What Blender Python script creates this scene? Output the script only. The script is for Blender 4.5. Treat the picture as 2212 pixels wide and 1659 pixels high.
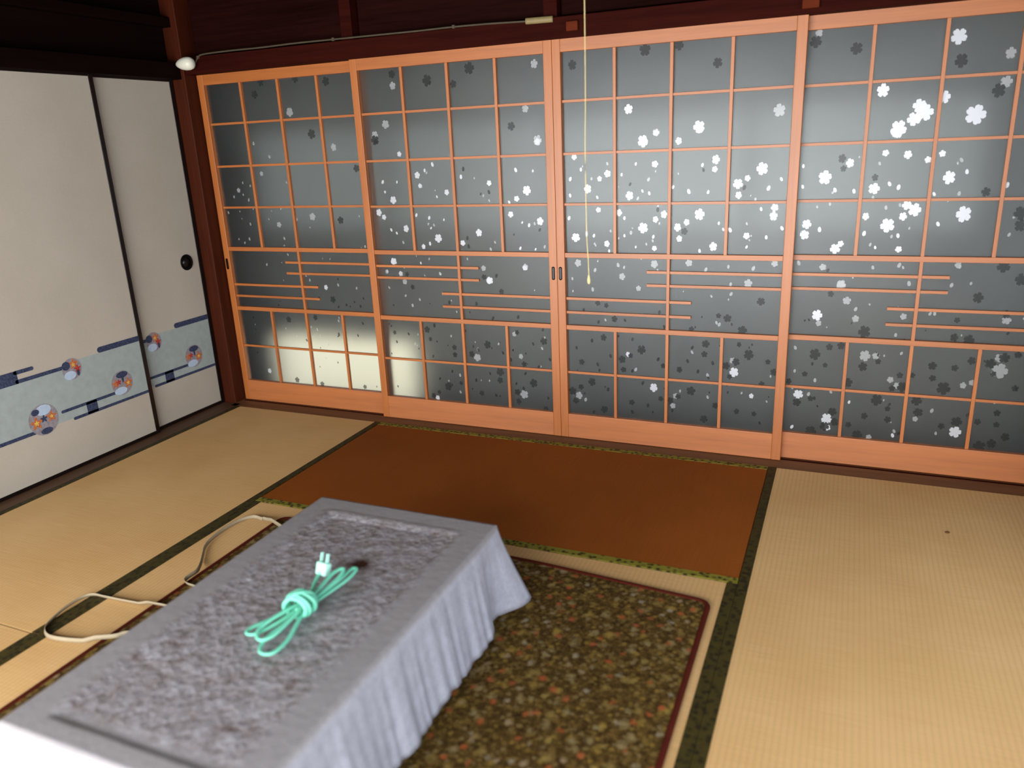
import bpy, bmesh, math, random
from mathutils import Vector, Matrix, Euler
import mathutils.noise as mnoise

for o in list(bpy.data.objects):
    bpy.data.objects.remove(o, do_unlink=True)
scene = bpy.context.scene
COL = scene.collection
random.seed(7)

# ------------------------------------------------------------------ camera
W_PX, H_PX, F_PX = 2212, 1659, 1673.26
CAM = Vector((1.18826, -3.24847, 1.35386))
ROT = Euler([math.radians(a) for a in (72.5764, 2.4936, 23.0297)], 'XYZ')
cam_d = bpy.data.cameras.new('camera')
cam_d.sensor_width = 36.0
cam_d.lens = 36.0 * F_PX / W_PX
cam_d.clip_start = 0.05
cam_d.dof.use_dof = True
cam_d.dof.focus_distance = 3.45
cam_d.dof.aperture_fstop = 1.7
cam = bpy.data.objects.new('camera', cam_d)
cam.location = CAM
cam.rotation_euler = ROT
COL.objects.link(cam)
scene.camera = cam
RM = ROT.to_matrix()


def hit(u, v, axis, val):
    """point where the sight line of photo pixel (u, v) meets the plane axis = val"""
    d = RM @ Vector(((u - W_PX / 2) / F_PX, -(v - H_PX / 2) / F_PX, -1.0))
    return CAM + d * ((val - CAM[axis]) / d[axis])


# ------------------------------------------------------------------ world, daylight, exposure
world = bpy.data.worlds.new('sky')
scene.world = world
world.use_nodes = True
bg = world.node_tree.nodes['Background']
bg.inputs[0].default_value = (0.93, 0.97, 1.0, 1)
bg.inputs[1].default_value = 1.75


def area(name, loc, rot, sx, sy, power, color):
    l = bpy.data.lights.new(name, 'AREA')
    l.shape = 'RECTANGLE'
    l.size, l.size_y = sx, sy
    l.energy = power
    l.color = color
    o = bpy.data.objects.new(name, l)
    o.location = loc
    o.rotation_euler = rot
    COL.objects.link(o)
    return o


# daylight entering by the veranda opening behind the viewer and by the window in the right wall
area('daylight_veranda', (-0.12, -4.06, 0.86), (math.radians(90), 0, 0), 3.5, 1.40, 178, (1.0, 0.975, 0.95))
area('daylight_side_window', (2.17, -1.85, 0.95), (math.radians(90), 0, math.radians(90)), 2.2, 1.3, 13, (0.74, 0.86, 1.0))

vs = scene.view_settings
vs.view_transform = 'Standard'
vs.look = 'None'
vs.exposure = 0.0
vs.gamma = 1.0
vs.use_curve_mapping = False


# ------------------------------------------------------------------ materials
def lin(r, g, b):
    f = lambda c: ((c / 255.0) / 12.92) if c / 255.0 <= 0.04045 else (((c / 255.0) + 0.055) / 1.055) ** 2.4
    return (f(r), f(g), f(b), 1.0)


class NT:
    def __init__(self, name):
        self.m = bpy.data.materials.new(name)
        self.m.use_nodes = True
        self.t = self.m.node_tree
        self.t.nodes.clear()
        self.out = self.n('ShaderNodeOutputMaterial')

    def n(self, typ, **kw):
        nd = self.t.nodes.new(typ)
        for k, v in kw.items():
            setattr(nd, k, v)
        return nd

    def set(self, nd, **kw):
        for k, v in kw.items():
            nd.inputs[k.replace('_', ' ')].default_value = v
        return nd

    def l(self, a, b):
        self.t.links.new(a, b)

    def surf(self, s):
        self.l(s, self.out.inputs['Surface'])

    def coord(self, scale=(1, 1, 1), kind='Object', rot=(0, 0, 0)):
        tc = self.n('ShaderNodeTexCoord')
        mp = self.n('ShaderNodeMapping')
        mp.inputs['Scale'].default_value = scale
        mp.inputs['Rotation'].default_value = rot
        self.l(tc.outputs[kind], mp.inputs[0])
        return mp.outputs[0]

    def noise(self, vec, scale, detail=3, rough=0.5):
        nd = self.n('ShaderNodeTexNoise')
        nd.inputs['Scale'].default_value = scale
        nd.inputs['Detail'].default_value = detail
        nd.inputs['Roughness'].default_value = rough
        self.l(vec, nd.inputs['Vector'])
        return nd

    def ramp(self, fac, stops, interp='LINEAR'):
        r = self.n('ShaderNodeValToRGB')
        r.color_ramp.interpolation = interp
        els = r.color_ramp.elements
        while len(els) < len(stops):
            els.new(0.5)
        for e, (p, c) in zip(els, stops):
            e.position = p
            e.color = c
        self.l(fac, r.inputs[0])
        return r.outputs[0]

    def mix(self, fac, a, b):
        m = self.n('ShaderNodeMix', data_type='RGBA')
        for s, v in ((0, fac), (6, a), (7, b)):
            if hasattr(v, 'is_output') or hasattr(v, 'links'):
                self.l(v, m.inputs[s])
            else:
                m.inputs[s].default_value = v
        return m.outputs[2]

    def math(self, op, a, b=None, clamp=False):
        m = self.n('ShaderNodeMath', operation=op)
        m.use_clamp = clamp
        for s, v in ((0, a), (1, b)):
            if v is None:
                continue
            if hasattr(v, 'links'):
                self.l(v, m.inputs[s])
            else:
                m.inputs[s].default_value = v
        return m.outputs[0]

    def bump(self, h, strength, dist=0.01):
        b = self.n('ShaderNodeBump')
        b.inputs['Strength'].default_value = strength
        b.inputs['Distance'].default_value = dist
        self.l(h, b.inputs['Height'])
        return b.outputs[0]

    def principled(self, color, rough=0.5, spec=0.5, normal=None, **kw):
        p = self.n('ShaderNodeBsdfPrincipled')
        if hasattr(color, 'links'):
            self.l(color, p.inputs['Base Color'])
        else:
            p.inputs['Base Color'].default_value = color
        p.inputs['Roughness'].default_value = rough
        p.inputs['Specular IOR Level'].default_value = spec
        if normal is not None:
            self.l(normal, p.inputs['Normal'])
        for k, v in kw.items():
            p.inputs[k.replace('_', ' ')].default_value = v
        return p.outputs[0]


def plain(name, rgb, rough=0.5, spec=0.4, var=0.12, scale=20):
    t = NT(name)
    nz = t.noise(t.coord(), scale, 4)
    c = lin(*rgb)
    dark = tuple(x * (1 - var) for x in c[:3]) + (1,)
    lite = tuple(min(1, x * (1 + var)) for x in c[:3]) + (1,)
    t.surf(t.principled(t.ramp(nz.outputs[0], [(0.3, dark), (0.7, lite)]), rough, spec))
    return t.m


def wood(name, rgb, axis, rough=0.35, spec=0.5, contrast=0.35, coat=0.0):
    t = NT(name)
    sc = [26, 26, 26]
    sc[axis] = 1.3
    v = t.coord(tuple(sc))
    n1 = t.noise(v, 1.0, 5, 0.6)
    n2 = t.noise(v, 5.0, 2, 0.5)
    f = t.math('ADD', t.math('MULTIPLY', n1.outputs[0], 0.75), t.math('MULTIPLY', n2.outputs[0], 0.25))
    c = lin(*rgb)
    dark = (c[0] * (1 - contrast), c[1] * (1 - contrast * 1.25), c[2] * (1 - contrast * 1.4), 1)
    lite = (min(1, c[0] * (1 + contrast)), min(1, c[1] * (1 + contrast)), min(1, c[2] * (1 + contrast)), 1)
    col = t.ramp(f, [(0.3, dark), (0.5, c), (0.72, lite)])
    t.surf(t.principled(col, rough, spec, t.bump(f, 0.08, 0.002), Coat_Weight=coat, Coat_Roughness=0.25))
    return t.m


DOOR = (176, 102, 44)
M = {}
M['door_x'] = wood('cedar_grain_across', DOOR, 0, 0.44, 0.9, 0.22)
M['door_z'] = wood('cedar_grain_upright', DOOR, 2, 0.44, 0.9, 0.22)
M['door_rail'] = wood('cedar_wide_rail', (182, 108, 56), 0, 0.46, 1.0, 0.2)
M['pillar'] = wood('dark_red_pillar_wood', (64, 24, 8), 2, 0.55, 0.15, 0.4)
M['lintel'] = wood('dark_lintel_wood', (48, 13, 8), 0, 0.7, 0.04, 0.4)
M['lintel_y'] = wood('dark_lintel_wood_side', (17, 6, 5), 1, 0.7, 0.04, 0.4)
M['board'] = wood('dark_transom_board', (30, 9, 7), 0, 0.7, 0.03, 0.5)
M['ceiling'] = wood('dark_ceiling_board', (30, 17, 13), 1, 0.7, 0.2, 0.4)
M['sill'] = wood('worn_sill_wood', (104, 72, 48), 0, 0.55, 0.3, 0.35)
M['sill_y'] = wood('worn_sill_wood_side', (84, 58, 40), 1, 0.55, 0.3, 0.35)
M['lacquer'] = plain('black_lacquer', (14, 9, 10), 0.3, 0.5)
M['black'] = plain('black_metal', (10, 7, 9), 0.5, 0.12)
M['plaster'] = plain('plaster', (150, 140, 122), 0.9, 0.1, 0.06, 8)
M['outer'] = plain('weathered_outer_board', (118, 120, 120), 0.8, 0.2, 0.15, 6)
M['cream_wall'] = plain('cream_render', (236, 228, 196), 0.9, 0.1, 0.05, 5)
M['garden'] = plain('pale_gravel', (236, 226, 196), 0.95, 0.1, 0.2, 40)
M['navy'] = plain('navy_print', (58, 66, 92), 0.8, 0.1, 0.5, 160)
M['skyprint'] = plain('pale_teal_print', (156, 168, 168), 0.85, 0.1, 0.07, 26)
M['orangeprint'] = plain('orange_print', (184, 108, 66), 0.85, 0.1, 0.35, 150)
M['redprint'] = plain('red_print', (168, 62, 56), 0.85, 0.1, 0.3, 150)
M['blueprint'] = plain('light_blue_print', (176, 196, 220), 0.85, 0.1, 0.08, 60)
M['yellowprint'] = plain('ochre_print', (214, 178, 96), 0.85, 0.1, 0.25, 120)
M['greyprint'] = plain('grey_mauve_print', (142, 137, 146), 0.85, 0.1, 0.2, 90)
M['white_plastic'] = plain('white_plastic', (226, 228, 212), 0.35, 0.5, 0.03)
M['cable'] = plain('dusty_grey_cable', (74, 66, 52), 0.6, 0.3)
M['connector'] = plain('beige_connector', (136, 122, 84), 0.5, 0.4)
M['string'] = plain('pale_yellow_string', (222, 206, 150), 0.8, 0.2)
M['strap'] = plain('beige_strap', (158, 146, 122), 0.6, 0.25, 0.06, 30)
M['blockwood'] = wood('small_block_wood', (88, 34, 12), 0, 0.6, 0.08)
M['table'] = wood('dark_table_wood', (70, 38, 24), 1, 0.35)
M['speck'] = plain('dark_speck', (104, 72, 42), 0.8, 0.1)


def mat_paper():
    t = NT('fusuma_paper')
    v = t.coord((1, 1, 1))
    n1 = t.noise(v, 3, 4)
    n2 = t.noise(v, 160, 2)
    f = t.math('ADD', t.math('MULTIPLY', n1.outputs[0], 0.7), t.math('MULTIPLY', n2.outputs[0], 0.3))
    c = t.ramp(f, [(0.3, lin(174, 168, 156)), (0.7, lin(184, 178, 167))])
    t.surf(t.principled(c, 0.85, 0.15, t.bump(n2.outputs[0], 0.05, 0.001)))
    return t.m


def mat_pane():
    t = NT('frosted_glass')
    v = t.coord()
    nz = t.noise(v, 420, 2)
    bmp = t.bump(nz.outputs[0], 0.12, 0.001)
    rf = t.n('ShaderNodeBsdfRefraction')
    t.set(rf, Color=(0.97, 0.98, 0.97, 1), Roughness=0.42, IOR=1.45)
    gl = t.n('ShaderNodeBsdfGlossy')
    t.set(gl, Color=(0.88, 0.95, 1.0, 1), Roughness=0.31)
    df = t.n('ShaderNodeBsdfDiffuse')
    t.set(df, Color=(0.07, 0.08, 0.09, 1))
    for b in (rf, gl, df):
        t.l(bmp, b.inputs['Normal'])
    m1 = t.n('ShaderNodeMixShader')
    m1.inputs[0].default_value = 0.16
    t.l(rf.outputs[0], m1.inputs[1])
    t.l(df.outputs[0], m1.inputs[2])
    m2 = t.n('ShaderNodeMixShader')
    m2.inputs[0].default_value = 0.031
    t.l(m1.outputs[0], m2.inputs[1])
    t.l(gl.outputs[0], m2.inputs[2])
    t.surf(m2.outputs[0])
    return t.m


def mat_blossom(name, c, gloss, rough, alpha):
    t = NT(name)
    df = t.n('ShaderNodeBsdfDiffuse')
    t.set(df, Color=c)
    gl = t.n('ShaderNodeBsdfGlossy')
    t.set(gl, Color=(0.9, 0.95, 1, 1), Roughness=rough)
    tr = t.n('ShaderNodeBsdfTransparent')
    m1 = t.n('ShaderNodeMixShader')
    m1.inputs[0].default_value = gloss
    t.l(df.outputs[0], m1.inputs[1])
    t.l(gl.outputs[0], m1.inputs[2])
    m2 = t.n('ShaderNodeMixShader')
    m2.inputs[0].default_value = alpha
    t.l(tr.outputs[0], m2.inputs[1])
    t.l(m1.outputs[0], m2.inputs[2])
    t.surf(m2.outputs[0])
    return t.m


def mat_rush(name, base, dark, lite, along):
    """woven rush: fine cylinders lying along x or y, so light is caught on their flanks"""
    t = NT(name)
    v = t.coord()
    big = t.noise(v, 1.6, 4, 0.55)
    sx = (6, 260, 1) if along == 0 else (260, 6, 1)
    fine = t.noise(t.coord(sx), 1.0, 2)
    sep = t.n('ShaderNodeSeparateXYZ')
    t.l(t.n('ShaderNodeTexCoord').outputs['Object'], sep.inputs[0])
    # warp threads cross the rushes every 15 mm
    ph = t.math('MULTIPLY', sep.outputs[along], 2 * math.pi / 0.0155)
    warp = t.math('POWER', t.math('ABSOLUTE', t.math('SINE', t.math('MULTIPLY', ph, 0.5))), 0.35)
    f = t.math('ADD', t.math('MULTIPLY', big.outputs[0], 0.65), t.math('MULTIPLY', fine.outputs[0], 0.35))
    c = t.ramp(f, [(0.32, lin(*dark)), (0.5, lin(*base)), (0.68, lin(*lite))])
    c = t.mix(t.math('MULTIPLY', t.math('SUBTRACT', 1.0, warp), 0.32), c, lin(*[x * 0.72 for x in dark]))
    bs = []
    for k, wgt in ((-0.88, 1), (0.88, 1), (0.0, 1)):
        nv = t.n('ShaderNodeCombineXYZ')
        cz = math.sqrt(1 - k * k)
        vec = (0, k, cz) if along == 0 else (k, 0, cz)
        for i in range(3):
            nv.inputs[i].default_value = vec[i]
        d = t.n('ShaderNodeBsdfDiffuse')
        t.l(c, d.inputs['Color'])
        t.l(nv.outputs[0], d.inputs['Normal'])
        bs.append(d.outputs[0])
    m1 = t.n('ShaderNodeMixShader')
    m1.inputs[0].default_value = 0.5
    t.l(bs[0], m1.inputs[1])
    t.l(bs[1], m1.inputs[2])
    m2 = t.n('ShaderNodeMixShader')
    m2.inputs[0].default_value = 0.30
    t.l(m1.outputs[0], m2.inputs[1])
    t.l(bs[2], m2.inputs[2])
    gl = t.n('ShaderNodeBsdfGlossy')
    t.set(gl, Color=(1, 0.95, 0.85, 1), Roughness=0.5)
    m3 = t.n('ShaderNodeMixShader')
    m3.inputs[0].default_value = 0.03
    t.l(m2.outputs[0], m3.inputs[1])
    t.l(gl.outputs[0], m3.inputs[2])
    t.surf(m3.outputs[0])
    return t.m


def mat_binding(name, c1, c2):
    t = NT(name)
    v = t.coord((60, 60, 60))
    vo = t.n('ShaderNodeTexVoronoi')
    vo.inputs['Scale'].default_value = 1.0
    t.l(v, vo.inputs['Vector'])
    c = t.ramp(vo.outputs['Distance'], [(0.25, lin(*c1)), (0.6, lin(*c2))])
    t.surf(t.principled(c, 0.65, 0.3))
    return t.m


def mat_rug():
    t = NT('floral_rug_weave')
    v = t.coord()
    n0 = t.noise(v, 70, 4, 0.65)
    base = t.ramp(n0.outputs[0], [(0.35, lin(48, 33, 12)), (0.5, lin(74, 56, 24)), (0.68, lin(104, 82, 40))])

    def spots(scale, off, size, cols, prev, soft, wobble=0.5):
        mp = t.n('ShaderNodeMapping')
        mp.inputs['Location'].default_value = off
        mp.inputs['Rotation'].default_value = (0, 0, 0.6)
        t.l(v, mp.inputs[0])
        vo = t.n('ShaderNodeTexVoronoi')
        vo.inputs['Scale'].default_value = scale
        vo.inputs['Randomness'].default_value = 0.6
        t.l(mp.outputs[0], vo.inputs['Vector'])
        wob = t.noise(v, scale * 3.2, 3)
        d = t.math('ADD', vo.outputs['Distance'], t.math('MULTIPLY', t.math('SUBTRACT', wob.outputs[0], 0.5), wobble))
        mask = t.ramp(d, [(size, (1, 1, 1, 1)), (size + soft, (0, 0, 0, 1))])
        sp = t.n('ShaderNodeSeparateColor')
        t.l(vo.outputs['Color'], sp.inputs[0])
        stops = [(i / len(cols), c) for i, c in enumerate(cols)]
        cc = t.ramp(sp.outputs[0], stops, 'CONSTANT')
        return t.mix(t.math('MULTIPLY', mask, 0.85), prev, cc)
    c = spots(46, (0.3, 0.1, 0.0), 0.12, [lin(128, 104, 46), lin(104, 86, 40), lin(118, 100, 62), lin(66, 48, 20)], base, 0.3)
    c = spots(19, (3.3, 0.7, 0.0), 0.08, [lin(140, 116, 54), lin(124, 104, 56), lin(132, 116, 78)], c, 0.25, 0.7)
    c = spots(23, (2.1, 1.3, 0.0), 0.08, [lin(142, 122, 94), lin(152, 78, 42), lin(128, 116, 80), lin(150, 80, 48), lin(136, 116, 62), lin(140, 130, 108)], c, 0.22)
    hb = t.noise(v, 420, 2)
    t.surf(t.principled(c, 0.95, 0.1, t.bump(hb.outputs[0], 0.4, 0.003)))
    return t.m


def mat_cloth():
    t = NT('embossed_vinyl_lace')
    v = t.coord()
    n1 = t.noise(v, 26, 5, 0.65)
    n2 = t.noise(v, 95, 3, 0.6)
    vo = t.n('ShaderNodeTexVoronoi')
    vo.inputs['Scale'].default_value = 46
    t.l(v, vo.inputs['Vector'])
    f = t.math('ADD', t.math('MULTIPLY', n1.outputs[0], 0.6), t.math('MULTIPLY', n2.outputs[0], 0.4))
    top = t.ramp(f, [(0.32, lin(96, 82, 80)), (0.47, lin(132, 127, 131)), (0.6, lin(150, 149, 157)), (0.72, lin(178, 180, 190))])
    side = t.ramp(f, [(0.3, lin(146, 149, 164)), (0.6, lin(168, 172, 188))])
    # the embossed flowers fill the middle of the cloth, borders and skirt are plain
    sep = t.n('ShaderNodeSeparateXYZ')
    t.l(v, sep.inputs[0])
    ax = t.math('ABSOLUTE', sep.outputs[0])
    ay = t.math('ABSOLUTE', sep.outputs[1])
    inx = t.math('MULTIPLY', t.math('SUBTRACT', 0.245, ax), 30, True)
    iny = t.math('MULTIPLY', t.math('SUBTRACT', 0.47, ay), 30, True)
    inz = t.math('MULTIPLY', t.math('ADD', sep.outputs[2], 0.02), 80, True)
    mid = t.math('MULTIPLY', t.math('MULTIPLY', inx, iny), inz)
    border = t.mix(inz, side, lin(140, 138, 142))
    c = t.mix(mid, border, top)
    # small dark red-brown spot next to the plug
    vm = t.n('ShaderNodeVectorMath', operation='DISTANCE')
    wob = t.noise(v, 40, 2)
    vm.inputs[1].default_value = SPOT_POS
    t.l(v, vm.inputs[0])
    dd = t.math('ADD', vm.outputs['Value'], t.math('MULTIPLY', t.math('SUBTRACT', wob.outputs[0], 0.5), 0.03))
    dark_spot = t.ramp(dd, [(0.016, (1, 1, 1, 1)), (0.040, (0, 0, 0, 1))])
    c = t.mix(dark_spot, c, lin(52, 26, 18))
    h = t.math('MULTIPLY', t.math('ADD', f, t.math('MULTIPLY', vo.outputs['Distance'], 0.5)), t.math('ADD', t.math('MULTIPLY', mid, 0.8), 0.2))
    t.surf(t.principled(c, 0.42, 0.45, t.bump(h, 0.9, 0.006)))
    return t.m


SPOT_POS = (0.036, 0.222, -0.007)
M['paper'] = mat_paper()
M['pane'] = mat_pane()
M['pale_blossom'] = mat_blossom('blossom_lit_tint', (0.72, 0.77, 0.86, 1), 0.2, 0.35, 0.70)
M['faint_blossom'] = mat_blossom('blossom_half_lit_tint', (0.62, 0.66, 0.70, 1), 0.15, 0.35, 0.4)
M['dark_blossom'] = mat_blossom('blossom_unlit_tint', (0.028, 0.032, 0.033, 1), 0.03, 0.3, 0.76)
M['rush_x'] = mat_rush('rush_mat_across', (226, 184, 126), (216, 170, 112), (236, 196, 140), 0)
M['rush_y'] = mat_rush('rush_mat_shaded', (164, 88, 26), (152, 80, 22), (176, 96, 32), 1)  # browner base paints in shade that the weave direction gives this mat
M['binding'] = mat_binding('dark_green_binding', (32, 26, 5), (58, 50, 11))
M['binding_gold'] = mat_binding('gold_green_binding', (48, 40, 10), (122, 116, 36))
M['rug'] = mat_rug()
M['rug_edge'] = plain('dark_red_rug_binding', (74, 22, 9), 0.8, 0.15)
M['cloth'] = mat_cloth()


def mat_cord():
    t = NT('mint_cord_vinyl')
    p = t.principled(lin(128, 222, 196), 0.35, 0.5, None)
    tl = t.n('ShaderNodeBsdfTranslucent')
    t.set(tl, Color=lin(140, 240, 210))
    m = t.n('ShaderNodeMixShader')
    m.inputs[0].default_value = 0.25
    t.l(p, m.inputs[1])
    t.l(tl.outputs[0], m.inputs[2])
    t.surf(m.outputs[0])
    return t.m


M['cord'] = mat_cord()


def mat_added_blind():  # light-passing sheet of the added window
    t = NT('added_light_blind')
    tl = t.n('ShaderNodeBsdfTranslucent')
    t.set(tl, Color=(0.40, 0.42, 0.43, 1))
    df = t.n('ShaderNodeBsdfDiffuse')
    t.set(df, Color=(0.6, 0.6, 0.58, 1))
    m = t.n('ShaderNodeMixShader')
    m.inputs[0].default_value = 0.2
    t.l(tl.outputs[0], m.inputs[1])
    t.l(df.outputs[0], m.inputs[2])
    t.surf(m.outputs[0])
    return t.m


M['added_blind'] = mat_added_blind()
M['plug'] = plain('pale_mint_plug', (176, 236, 222), 0.35, 0.5, 0.03)
M['brass'] = plain('metal_prong', (196, 190, 170), 0.3, 0.6)


# ------------------------------------------------------------------ mesh helpers
def link(name, me, parent=None, mat=None, loc=(0, 0, 0)):
    o = bpy.data.objects.new(name, me)
    COL.objects.link(o)
    o.location = loc
    if parent:
        o.parent = parent
    if mat is not None and not me.materials:
        me.materials.append(M[mat] if isinstance(mat, str) else mat)
    return o


def finish(bm, name, smooth=False):
    me = bpy.data.meshes.new(name)
    bmesh.ops.recalc_face_normals(bm, faces=bm.faces)
    bm.to_mesh(me)
    bm.free()
    if smooth:
        for p in me.polygons:
            p.use_smooth = True
    return me


def box_me(name, x0, x1, y0, y1, z0, z1, bevel=0.0):
    bm = bmesh.new()
    bmesh.ops.create_cube(bm, size=1.0, matrix=Matrix.Translation(((x0 + x1) / 2, (y0 + y1) / 2, (z0 + z1) / 2)) @ Matrix.Diagonal((x1 - x0, y1 - y0, z1 - z0, 1)))
    if bevel:
        bmesh.ops.bevel(bm, geom=list(bm.edges), offset=bevel, segments=2, profile=0.5, affect='EDGES')
    return finish(bm, name)


def box(name, x0, x1, y0, y1, z0, z1, mat, parent=None, bevel=0.0):
    return link(name, box_me(name, x0, x1, y0, y1, z0, z1, bevel), parent, mat)


def boxes_me(name, lst, bevel=0.0):
    bm = bmesh.new()
    for (x0, x1, y0, y1, z0, z1) in lst:
        bmesh.ops.create_cube(bm, size=1.0, matrix=Matrix.Translation(((x0 + x1) / 2, (y0 + y1) / 2, (z0 + z1) / 2)) @ Matrix.Diagonal((x1 - x0, y1 - y0, z1 - z0, 1)))
    if bevel:
        bmesh.ops.bevel(bm, geom=list(bm.edges), offset=bevel, segments=1, affect='EDGES')
    return finish(bm, name)


def smooth_path(pts, n=10, closed=False):
    pts = [Vector(p) for p in pts]
    out = []
    m = len(pts)
    rng = range(m if closed else m - 1)
    for i in rng:
        if closed:
            a, b, c, d = pts[(i - 1) % m], pts[i], pts[(i + 1) % m], pts[(i + 2) % m]
        else:
            a, b, c, d = pts[max(i - 1, 0)], pts[i], pts[i + 1], pts[min(i + 2, m - 1)]
        for k in range(n):
            t = k / n
            out.append(0.5 * ((2 * b) + (c - a) * t + (2 * a - 5 * b + 4 * c - d) * t * t + (3 * b - a - 3 * c + d) * t ** 3))
    if not closed:
        out.append(pts[-1])
    return out


def tube_into(bm, path, r, seg=8, closed=False, rx=None, up=Vector((0, 0, 1))):
    """sweep a round (or flat oval, rx wide) section along a path"""
    n = len(path)
    rings = []
    for i, p in enumerate(path):
        if closed:
            t = path[(i + 1) % n] - path[(i - 1) % n]
        else:
            t = path[min(i + 1, n - 1)] - path[max(i - 1, 0)]
        t = t.normalized() if t.length > 1e-9 else Vector((1, 0, 0))
        s = t.cross(up)
        if s.length < 1e-3:
            s = t.cross(Vector((1, 0, 0)))
        s.normalize()
        w = s.cross(t)
        rings.append([bm.verts.new(p + s * math.cos(a) * (rx or r) + w * math.sin(a) * r) for a in [2 * math.pi * k / seg for k in range(seg)]])
    for i in range(n if closed else n - 1):
        A, B = rings[i], rings[(i + 1) % n]
        for k in range(seg):
            bm.faces.new((A[k], A[(k + 1) % seg], B[(k + 1) % seg], B[k]))
    if not closed:
        bm.faces.new(rings[0][::-1])
        bm.faces.new(rings[-1])


def lathe_me(name, prof, seg=24, axis='Z'):
    bm = bmesh.new()
    rings = []
    for r, z in prof:
        if r < 1e-6:
            rings.append([bm.verts.new((0, 0, z))])
        else:
            rings.append([bm.verts.new((r * math.cos(2 * math.pi * k / seg), r * math.sin(2 * math.pi * k / seg), z)) for k in range(seg)])
    for A, B in zip(rings, rings[1:]):
        for k in range(seg):
            q = [A[k % len(A)], A[(k + 1) % len(A)], B[(k + 1) % len(B)], B[k % len(B)]]
            u = []
            for x in q:
                if x not in u:
                    u.append(x)
            if len(u) > 2:
                bm.faces.new(u)
    if axis == 'Y':
        bmesh.ops.rotate(bm, verts=bm.verts, matrix=Matrix.Rotation(math.radians(90), 3, 'X'))
    if axis == 'X':
        bmesh.ops.rotate(bm, verts=bm.verts, matrix=Matrix.Rotation(math.radians(90), 3, 'Y'))
    return finish(bm, name, True)


def poly_me(name, polys):
    bm = bmesh.new()
    for pl in polys:
        bm.faces.new([bm.verts.new(p) for p in pl])
    me = bpy.data.meshes.new(name)
    bm.to_mesh(me)
    bm.free()
    return me


def thing(name, label, cat, loc=(0, 0, 0), group=None, kind=None):
    o = bpy.data.objects.new(name, None)
    o.empty_display_size = 0.1
    COL.objects.link(o)
    o.location = loc
    return tag(o, label, cat, group, kind)


def tag(o, label, cat, group=None, kind=None):
    o['label'] = label
    o['category'] = cat
    if group:
        o['group'] = group
    if kind:
        o['kind'] = kind
    return o


def struct(o, label, cat):
    return tag(o, label, cat, None, 'structure')


# ------------------------------------------------------------------ the room shell
DW = 0.991            # width of one glazed door
DH = 1.755            # height of the doors
ROOM_L, ROOM_R, ROOM_N = -2.06, 2.06, -3.98
CEIL = 2.42

floor = struct(box('floor', -2.06, 2.06, -3.98, -0.08, -0.12, -0.056, 'board'), 'floor of the room laid with woven rush tatami mats', 'floor')
MX = (-1.912, -0.957, -0.002, 0.953, 1.908)
MY = (-0.082, -1.037, -1.992, -2.947, -3.90)
mats = [  # x0, x1, y0 (near), y1 (far), long axis
    (MX[0], MX[1], MY[2], MY[0], 'y'), (MX[1], MX[3], MY[1], MY[0], 'x'), (MX[3], MX[4], MY[2], MY[0], 'y'),
    (MX[1], MX[2], MY[3], MY[1], 'y'), (MX[2], MX[3], MY[3], MY[1], 'y'),
    (MX[0], MX[1], MY[4], MY[2], 'y'), (MX[3], MX[4], MY[4], MY[2], 'y'), (MX[1], MX[3], MY[4], MY[3], 'x')]
BW = 0.032
for (x0, x1, y0, y1, ax) in mats:
    g = 0.0009
    X0, X1, Y0, Y1 = x0 + g, x1 - g, y0 + g, y1 - g
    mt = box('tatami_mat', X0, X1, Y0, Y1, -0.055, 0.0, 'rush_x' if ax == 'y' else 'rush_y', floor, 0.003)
    if ax == 'y':
        for (a, b) in ((X0 - 0.0004, X0 + BW), (X1 - BW, X1 + 0.0004)):
            box('cloth_binding', a, b, Y0 + 0.001, Y1 - 0.001, -0.05, 0.0016, 'binding', mt, 0.0008)
    else:
        for (a, b) in ((Y0 - 0.0004, Y0 + BW), (Y1 - BW, Y1 + 0.0004)):
            box('cloth_binding', X0 + 0.001, X1 - 0.001, a, b, -0.05, 0.0016, 'binding_gold', mt, 0.0008)

# sill under the glazed doors with two worn grooves, sill under the paper doors
sill = struct(box('trim_1', -1.955, 1.955, -0.0815, 0.105, -0.056, -0.002, 'sill', None, 0.002), 'worn brown wooden sill under the glazed doors', 'sill')
struct(box('trim_2', -2.085, -1.913, -3.9, -0.04, -0.056, -0.002, 'sill_y', None, 0.002), 'dark wooden sill under the cream paper doors', 'sill')
for gx in (0.008, 0.043):
    box('groove', -1.94, 1.94, gx + 0.006, gx + 0.020, -0.003, -0.0012, 'lintel', sill)
# corner posts
struct(box('trim_3', -2.085, -1.953, -0.037, 0.105, -0.056, CEIL, 'pillar', None, 0.004), 'dark red-brown corner post between paper doors and glazed doors', 'post')
struct(box('trim_4', 1.953, 2.085, -0.037, 0.105, -0.056, CEIL, 'pillar', None, 0.004), 'dark corner post right of the glazed doors', 'post')
# lintel above the glazed doors
struct(box('trim_5', -1.953, 1.953, -0.028, 0.105, 1.742, 1.822, 'lintel', None, 0.003), 'dark red-brown lintel above the glazed doors', 'lintel')
struct(box('trim_6', -2.085, -1.972, -3.9, -0.037, 1.722, 1.80, 'lintel_y', None, 0.003), 'dark lintel above the cream paper doors', 'lintel')
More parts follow.
